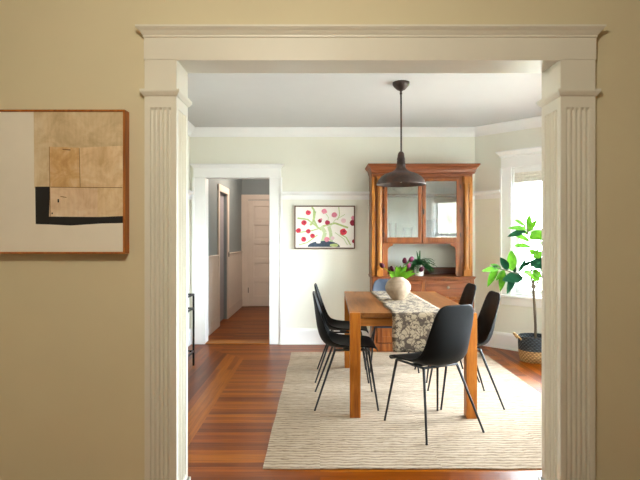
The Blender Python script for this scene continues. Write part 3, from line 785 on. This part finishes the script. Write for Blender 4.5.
# glassware inside
def tumbler(x, y, z, r, h, label, name='glass_tumbler', m='clear'):
    b = MB(); b.lathe([(r*.8, 0), (r, h), (r-.004, h), (r*.8-.004, .008), (.002, .008)], n=20)
    o = b.build(name, M[m], smooth=50, loc=(x, y, z)); tag(o, label, 'glassware', 'glassware inside the hutch'); return o
SH = NZ+.0225
o = tumbler(.86, 6.03, SH, .05, .22, 'clear glass cylinder vase on the lower shelf behind the left hutch door', 'glass_vase')
o = tumbler(1.04, 6.05, SH, .06, .17, 'wide clear glass jar behind the left hutch door, near the centre stile', 'glass_jar')
o = tumbler(1.32, 6.06, SH, .06, .26, 'tall clear glass jar behind the right hutch door, on its left', 'glass_jar')
o = tumbler(1.47, 6.05, SH, .045, .16, 'short clear glass tumbler behind the right hutch door, beside the tall jar')
b = MB(); b.lathe([(.04, 0), (.045, .006), (.10, .05), (.13, .062), (.128, .066), (.098, .055), (.04, .012), (.003, .01)], n=32)
o = b.build('white_bowl', M['white_ceramic'], smooth=50, loc=(1.0, 6.11, 1.8255)); tag(o, 'white ceramic bowl on the upper shelf behind the left hutch door', 'bowl')

def platter(x, r, h, label):
    b = MB(); b.lathe([(.01, 0), (r*.6, .004), (r, .022), (r, .026), (r*.6, .010), (.01, .006)], n=40, sy=h/r)
    o = b.build('platter', M['white_ceramic'], smooth=50, loc=(x, 6.19, SH+h*.985)); o.rotation_euler = (math.radians(80), 0, 0)
    tag(o, label, 'platter', 'white platters inside the hutch')
platter(.94, .165, .19, 'large white oval platter leaning on the back board behind the left hutch door')
platter(1.42, .16, .18, 'white oval platter leaning on the back board behind the right hutch door')

# potted fern on the counter
PX, PY = 1.165, 5.99
t = thing('potted_fern', 'dark green fern in a small white pot on the hutch counter niche', 'plant', (PX, PY, CT))
b = MB(); b.lathe([(.045, 0), (.05, .004), (.062, .125), (.064, .13), (.058, .13), (.055, .115), (.003, .113)], n=32); b.build('pot', M['white_ceramic'], t, smooth=50)
b = MB(); b.lathe([(.055, .112), (.03, .118), (.003, .12)], n=16); b.build('soil', M['soil'], t)
b = MB(); rr = random.Random(3)
for k in range(85):
    a = rr.uniform(0, 2*PI); el = rr.uniform(.1, 1.3); L = rr.uniform(.12, .21)
    if math.sin(a) > .3: L *= .75
    d0 = Vector((math.cos(a)*math.cos(el)*1.15, math.sin(a)*math.cos(el)*.8, math.sin(el))); p = Vector((0, 0, .125)); P = [p.copy()]
    for s in range(9):
        d0.z -= .14; p = p+d0.normalized()*L/9
        p.z = max(p.z, .012); P.append(p.copy())
        if s > 0:
            for sd in (-1, 1):
                side = d0.cross(Vector((0, 0, 1))).normalized()*sd
                b.leaf(p, side+d0.normalized()*.5+Vector((0, 0, .1)), (0, 0, 1), .044*(1-s/12), .017, .1, .3, 3)
    b.path(P, .0015, 4)
for k in range(5):
    b.leaf((0, 0, .12), (rr.uniform(-.25, .25), rr.uniform(-.2, .1), 1), (0, -1, 0), rr.uniform(.15, .22), .02, .1, .0, 5)
b.build('fronds', M['fern'], t)

# ------------------------------------------------------------------ pendant lamp
LX, LY = .702, 4.42
t = thing('pendant_lamp', 'rusty brown metal barn-shade pendant lamp hanging over the dining table', 'pendant lamp', (LX, LY, CEIL))
b = MB(); b.lathe([(.003, -.074), (.014, -.072), (.036, -.062), (.062, -.035), (.073, -.018), (.073, 0)], n=32); b.build('ceiling_canopy', M['rust'], t, smooth=50)
b = MB(); b.path([(0, 0, -.05), (0, 0, -.075)], .012, 12); b.path([(0, 0, -.07), (.002, 0, -.615)], .0075, 12); b.lathe([(.0075, -.085), (.011, -.088), (.011, -.1), (.0075, -.104)], n=12); b.build('rod', M['rust'], t, smooth=True)
b = MB(); b.lathe([(.008, -.595), (.018, -.603), (.026, -.615), (.029, -.632), (.031, -.65), (.033, -.652), (.036, -.67), (.033, -.672), (.037, -.69), (.035, -.692), (.039, -.712), (.036, -.715), (.041, -.745), (.048, -.75)], n=32); b.build('socket_cap', M['rust'], t, smooth=40)
b = MB(); out = [(.044, -.742), (.052, -.755), (.075, -.772), (.105, -.782), (.145, -.797), (.178, -.82), (.200, -.85), (.208, -.872), (.213, -.88), (.212, -.886)]
inn = [(.204, -.878), (.196, -.852), (.174, -.826), (.142, -.803), (.1, -.788), (.05, -.77), (.02, -.765)]
b.lathe(out+inn, n=56); b.build('lamp_shade', M['rust'], t, smooth=40)
b = MB(); b.lathe([(.014, -.765), (.016, -.79), (.03, -.815), (.033, -.835), (.024, -.858), (.003, -.866)], n=20); b.build('bulb', M['white_ceramic'], t, smooth=True)

# ------------------------------------------------------------------ basket and window plant
BX, BY = 2.275, 5.40
t = thing('woven_basket', 'round woven basket, black on top and tan below, holding the window plant', 'basket', (BX, BY, 0))
b = MB(); b.lathe([(.135, .002), (.148, .008), (.160, .06), (.165, .125)], n=48, cap=True); b.build('lower_band', M['basket_tan'], t, smooth=60)
b = MB(); b.lathe([(.165, .1252), (.168, .19), (.168, .262), (.164, .27), (.156, .266), (.156, .19), (.15, .13)], n=48); b.build('upper_band', M['basket_black'], t, smooth=60)
for s in (-1, 1):
    b = MB(); P = []
    for k in range(11):
        a = PI*k/10; P.append((s*(.165+.055*math.sin(a)), -.055*math.cos(a), .235+.06*math.sin(a)))
    b.path(P, .010, 8); b.build('handle', M['basket_tan'], t, smooth=True)
t = thing('fiddle_leaf_plant', 'tall thin-stemmed indoor tree with broad green leaves in front of the bright window', 'plant', (BX, BY, 0))
b = MB(); b.lathe([(.145, .225), (.10, .235), (.003, .238)], n=24); b.build('soil', M['soil'], t)
SP = 510/BY
def pp(px, py, dy=0):
    s = 510/(BY+dy); return Vector(((px-320)/s-BX, dy, 1.303-(py-238)/s))
trunk = [pp(535.5, 345), pp(535.5, 325), pp(534.5, 305), pp(533.5, 290), pp(534, 280)]
b = MB(); b.path([(p.x, 0, p.z) for p in trunk], [.016, .015, .015, .014, .013], 8)
def branch(pts, r0, r1):
    n = len(pts); b.path(pts, [r0+(r1-r0)*i/(n-1) for i in range(n)], 6)
branch([pp(533.5, 288), pp(531, 277), pp(531.5, 262), pp(530, 247), pp(528, 236), pp(527, 226)], .012, .006)
branch([pp(533.5, 290), pp(528, 281, -.03), pp(517, 274, -.05), pp(505, 270, -.06), pp(497, 268, -.07)], .010, .005)
branch([pp(533.5, 290), pp(538, 282, .02), pp(541, 270, .03), pp(546, 255, .05), pp(553, 240, .06)], .011, .006)
b.build('trunk', M['bark'], t, smooth=True)
LV = [ # base px, tip px, dy, width, mat, facing
 ((527, 228), (513, 219), -.02, .06, 0), ((528, 236), (519, 229), .05, .06, 0), ((530, 250), (537, 256), -.05, .07, 0), ((531, 262), (524, 266), .04, .06, 1), ((532, 270), (541, 277), -.04, .08, 0), ((505, 270), (497, 279), -.03, .06, 0), ((502, 270), (490, 264), -.02, .06, 0), ((527, 232), (537, 219.5), .02, .085, 0), ((527, 229), (509, 228), -.04, .06, 0), ((526, 231), (509, 236), -.05, .075, 1),
 ((529, 241), (516, 236), -.04, .11, 0), ((529, 239), (544, 232), .0, .12, 0), ((530, 247), (515, 246), -.05, .085, 0), ((531, 238), (546, 238), .05, .11, 0),
 ((512, 271), (511, 249), -.06, .115, 0), ((508, 270), (500, 257), -.08, .09, 1), ((500, 269), (483, 271), -.08, .075, 0), ((497, 268), (489, 284), -.08, .085, 0), ((498, 269), (493, 266), -.05, .05, 1),
 ((504, 271), (501, 288), -.06, .085, 0), ((523, 277), (504, 280), -.09, .15, 1), ((514, 274), (508, 291), -.09, .09, 1), ((515, 273), (513, 262), -.03, .05, 1), ((519, 272), (526, 258), -.03, .06, 1),
 ((534, 277), (523, 272), -.07, .11, 0), ((536, 282), (535, 268), -.03, .1, 0), ((530, 262), (543, 268), -.06, .14, 1), ((533, 258), (543, 251), -.02, .09, 0), ((541, 268), (536, 246), .05, .06, 1),
 ((546, 255), (560, 262), .0, .13, 1), ((551, 243), (565, 240), .03, .12, 0), ((553, 240), (553, 226), .05, .11, 0), ((548, 250), (540, 241), .08, .1, 0), ((541, 270), (556, 280), .02, .12, 0), ((527, 227), (530, 214), .06, .07, 0)]
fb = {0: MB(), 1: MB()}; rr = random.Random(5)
for (ba, ti, dy, w, mi) in LV:
    p0 = pp(ba[0], ba[1], dy*.6); p1 = pp(ti[0], ti[1], dy*1.4); d0 = p1-p0; L = d0.length*1.08
    fb[mi].leaf(p0, d0+Vector((0, 0, .10*L)), (rr.uniform(-.4, .4), -1, rr.uniform(.2, .9)), L, w*.88, rr.uniform(.08, .2), .12, 9, .82)
fb[0].build('foliage', M['leaf'], t, smooth=60)
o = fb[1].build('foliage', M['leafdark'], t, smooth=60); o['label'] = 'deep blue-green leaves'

# ------------------------------------------------------------------ metal shelf unit by the left wall
t = thing('metal_shelf', 'low black metal shelf unit against the left wall, half hidden by the pilaster', 'shelf', (0, 0, 0))
x0, x1, y0, y1, h = -1.57, -1.293, 4.25, 5.215, .735
for x in (x0, x1):
    for y in (y0, y1):
        b = MB(); b.box(x-.009, x+.009, y-.009, y+.009, 0, h); b.build('leg', M['blackmetal'], t, .001)
for z in (h-.008, .585, .147):
    b = MB()
    for x in (x0, x1): b.box(x-.007, x+.007, y0+.009, y1-.009, z-.009, z+.008)
    for y in (y0, y1): b.box(x0+.009, x1-.009, y-.007, y+.007, z-.009, z+.008)
    for k in range(1, 7):
        x = x0+(x1-x0)*k/7; b.box(x-.003, x+.003, y0+.007, y1-.007, z-.002, z+.004)
    b.build('shelf', M['blackmetal'], t)

# ------------------------------------------------------------------ lamps in the neighbouring rooms
def flush(x, y, z, label, power, col, r=.12):
    t = thing('ceiling_lamp', label, 'ceiling lamp', (x, y, z))
    b = MB(); b.lathe([(.14, 0), (.14, -.03), (.12, -.035), (.003, -.035)], n=32); b.build('base', M['brass'], t, smooth=40)
    b = MB(); b.lathe([(.12, -.036), (.125, -.06), (.10, -.09), (.05, -.11), (.003, -.115)], n=32); b.build('globe', M['lampglow'], t, smooth=True)
    ld = bpy.data.lights.new('lamp_light', 'POINT'); ld.energy = power; ld.color = col; ld.shadow_soft_size = r
    lo = bpy.data.objects.new('lamp_light', ld); C.objects.link(lo); lo.location = (x, y, z-.12-r-.02)
flush(-.2, .5, CEIL, 'opal glass ceiling lamp in the near room, above the camera', 50, (1, .93, .76), .05)
flush(-.75, 8.0, CEIL, 'opal glass ceiling lamp in the hallway beyond the doorway', 32, (1, .82, .68))

# ------------------------------------------------------------------ sky
w = bpy.data.worlds.new('sky'); bpy.context.scene.world = w; w.use_nodes = True
nt = w.node_tree; bg = nt.nodes['Background']
tc = nt.nodes.new('ShaderNodeTexCoord'); sp = nt.nodes.new('ShaderNodeSeparateXYZ'); nt.links.new(tc.outputs['Generated'], sp.inputs[0])
cr = nt.nodes.new('ShaderNodeValToRGB'); mr = nt.nodes.new('ShaderNodeMapRange'); mr.inputs['From Min'].default_value = -1; nt.links.new(sp.outputs[2], mr.inputs['Value'])
nt.links.new(mr.outputs[0], cr.inputs['Fac']); e = cr.color_ramp.elements
e[0].position = .46; e[0].color = (.17, .18, .17, 1); e[1].position = .54; e[1].color = (.79, .90, 1.0, 1)     # ground below, overcast sky above
nt.links.new(cr.outputs[0], bg.inputs['Color']); bg.inputs['Strength'].default_value = 90

# ------------------------------------------------------------------ camera
cd = bpy.data.cameras.new('camera'); cam = bpy.data.objects.new('camera', cd); C.objects.link(cam)
cam.location = (0, 0, 1.303); cam.rotation_euler = (PI/2, 0, 0)
cd.sensor_width = 36; cd.lens = 36*510/640; cd.shift_y = -2/640; cd.clip_start = .05
sc = bpy.context.scene; sc.camera = cam
sc.view_settings.view_transform = 'Standard'; sc.view_settings.look = 'None'; sc.view_settings.gamma = 1; sc.view_settings.use_curve_mapping = False
sc.view_settings.exposure = 0.52
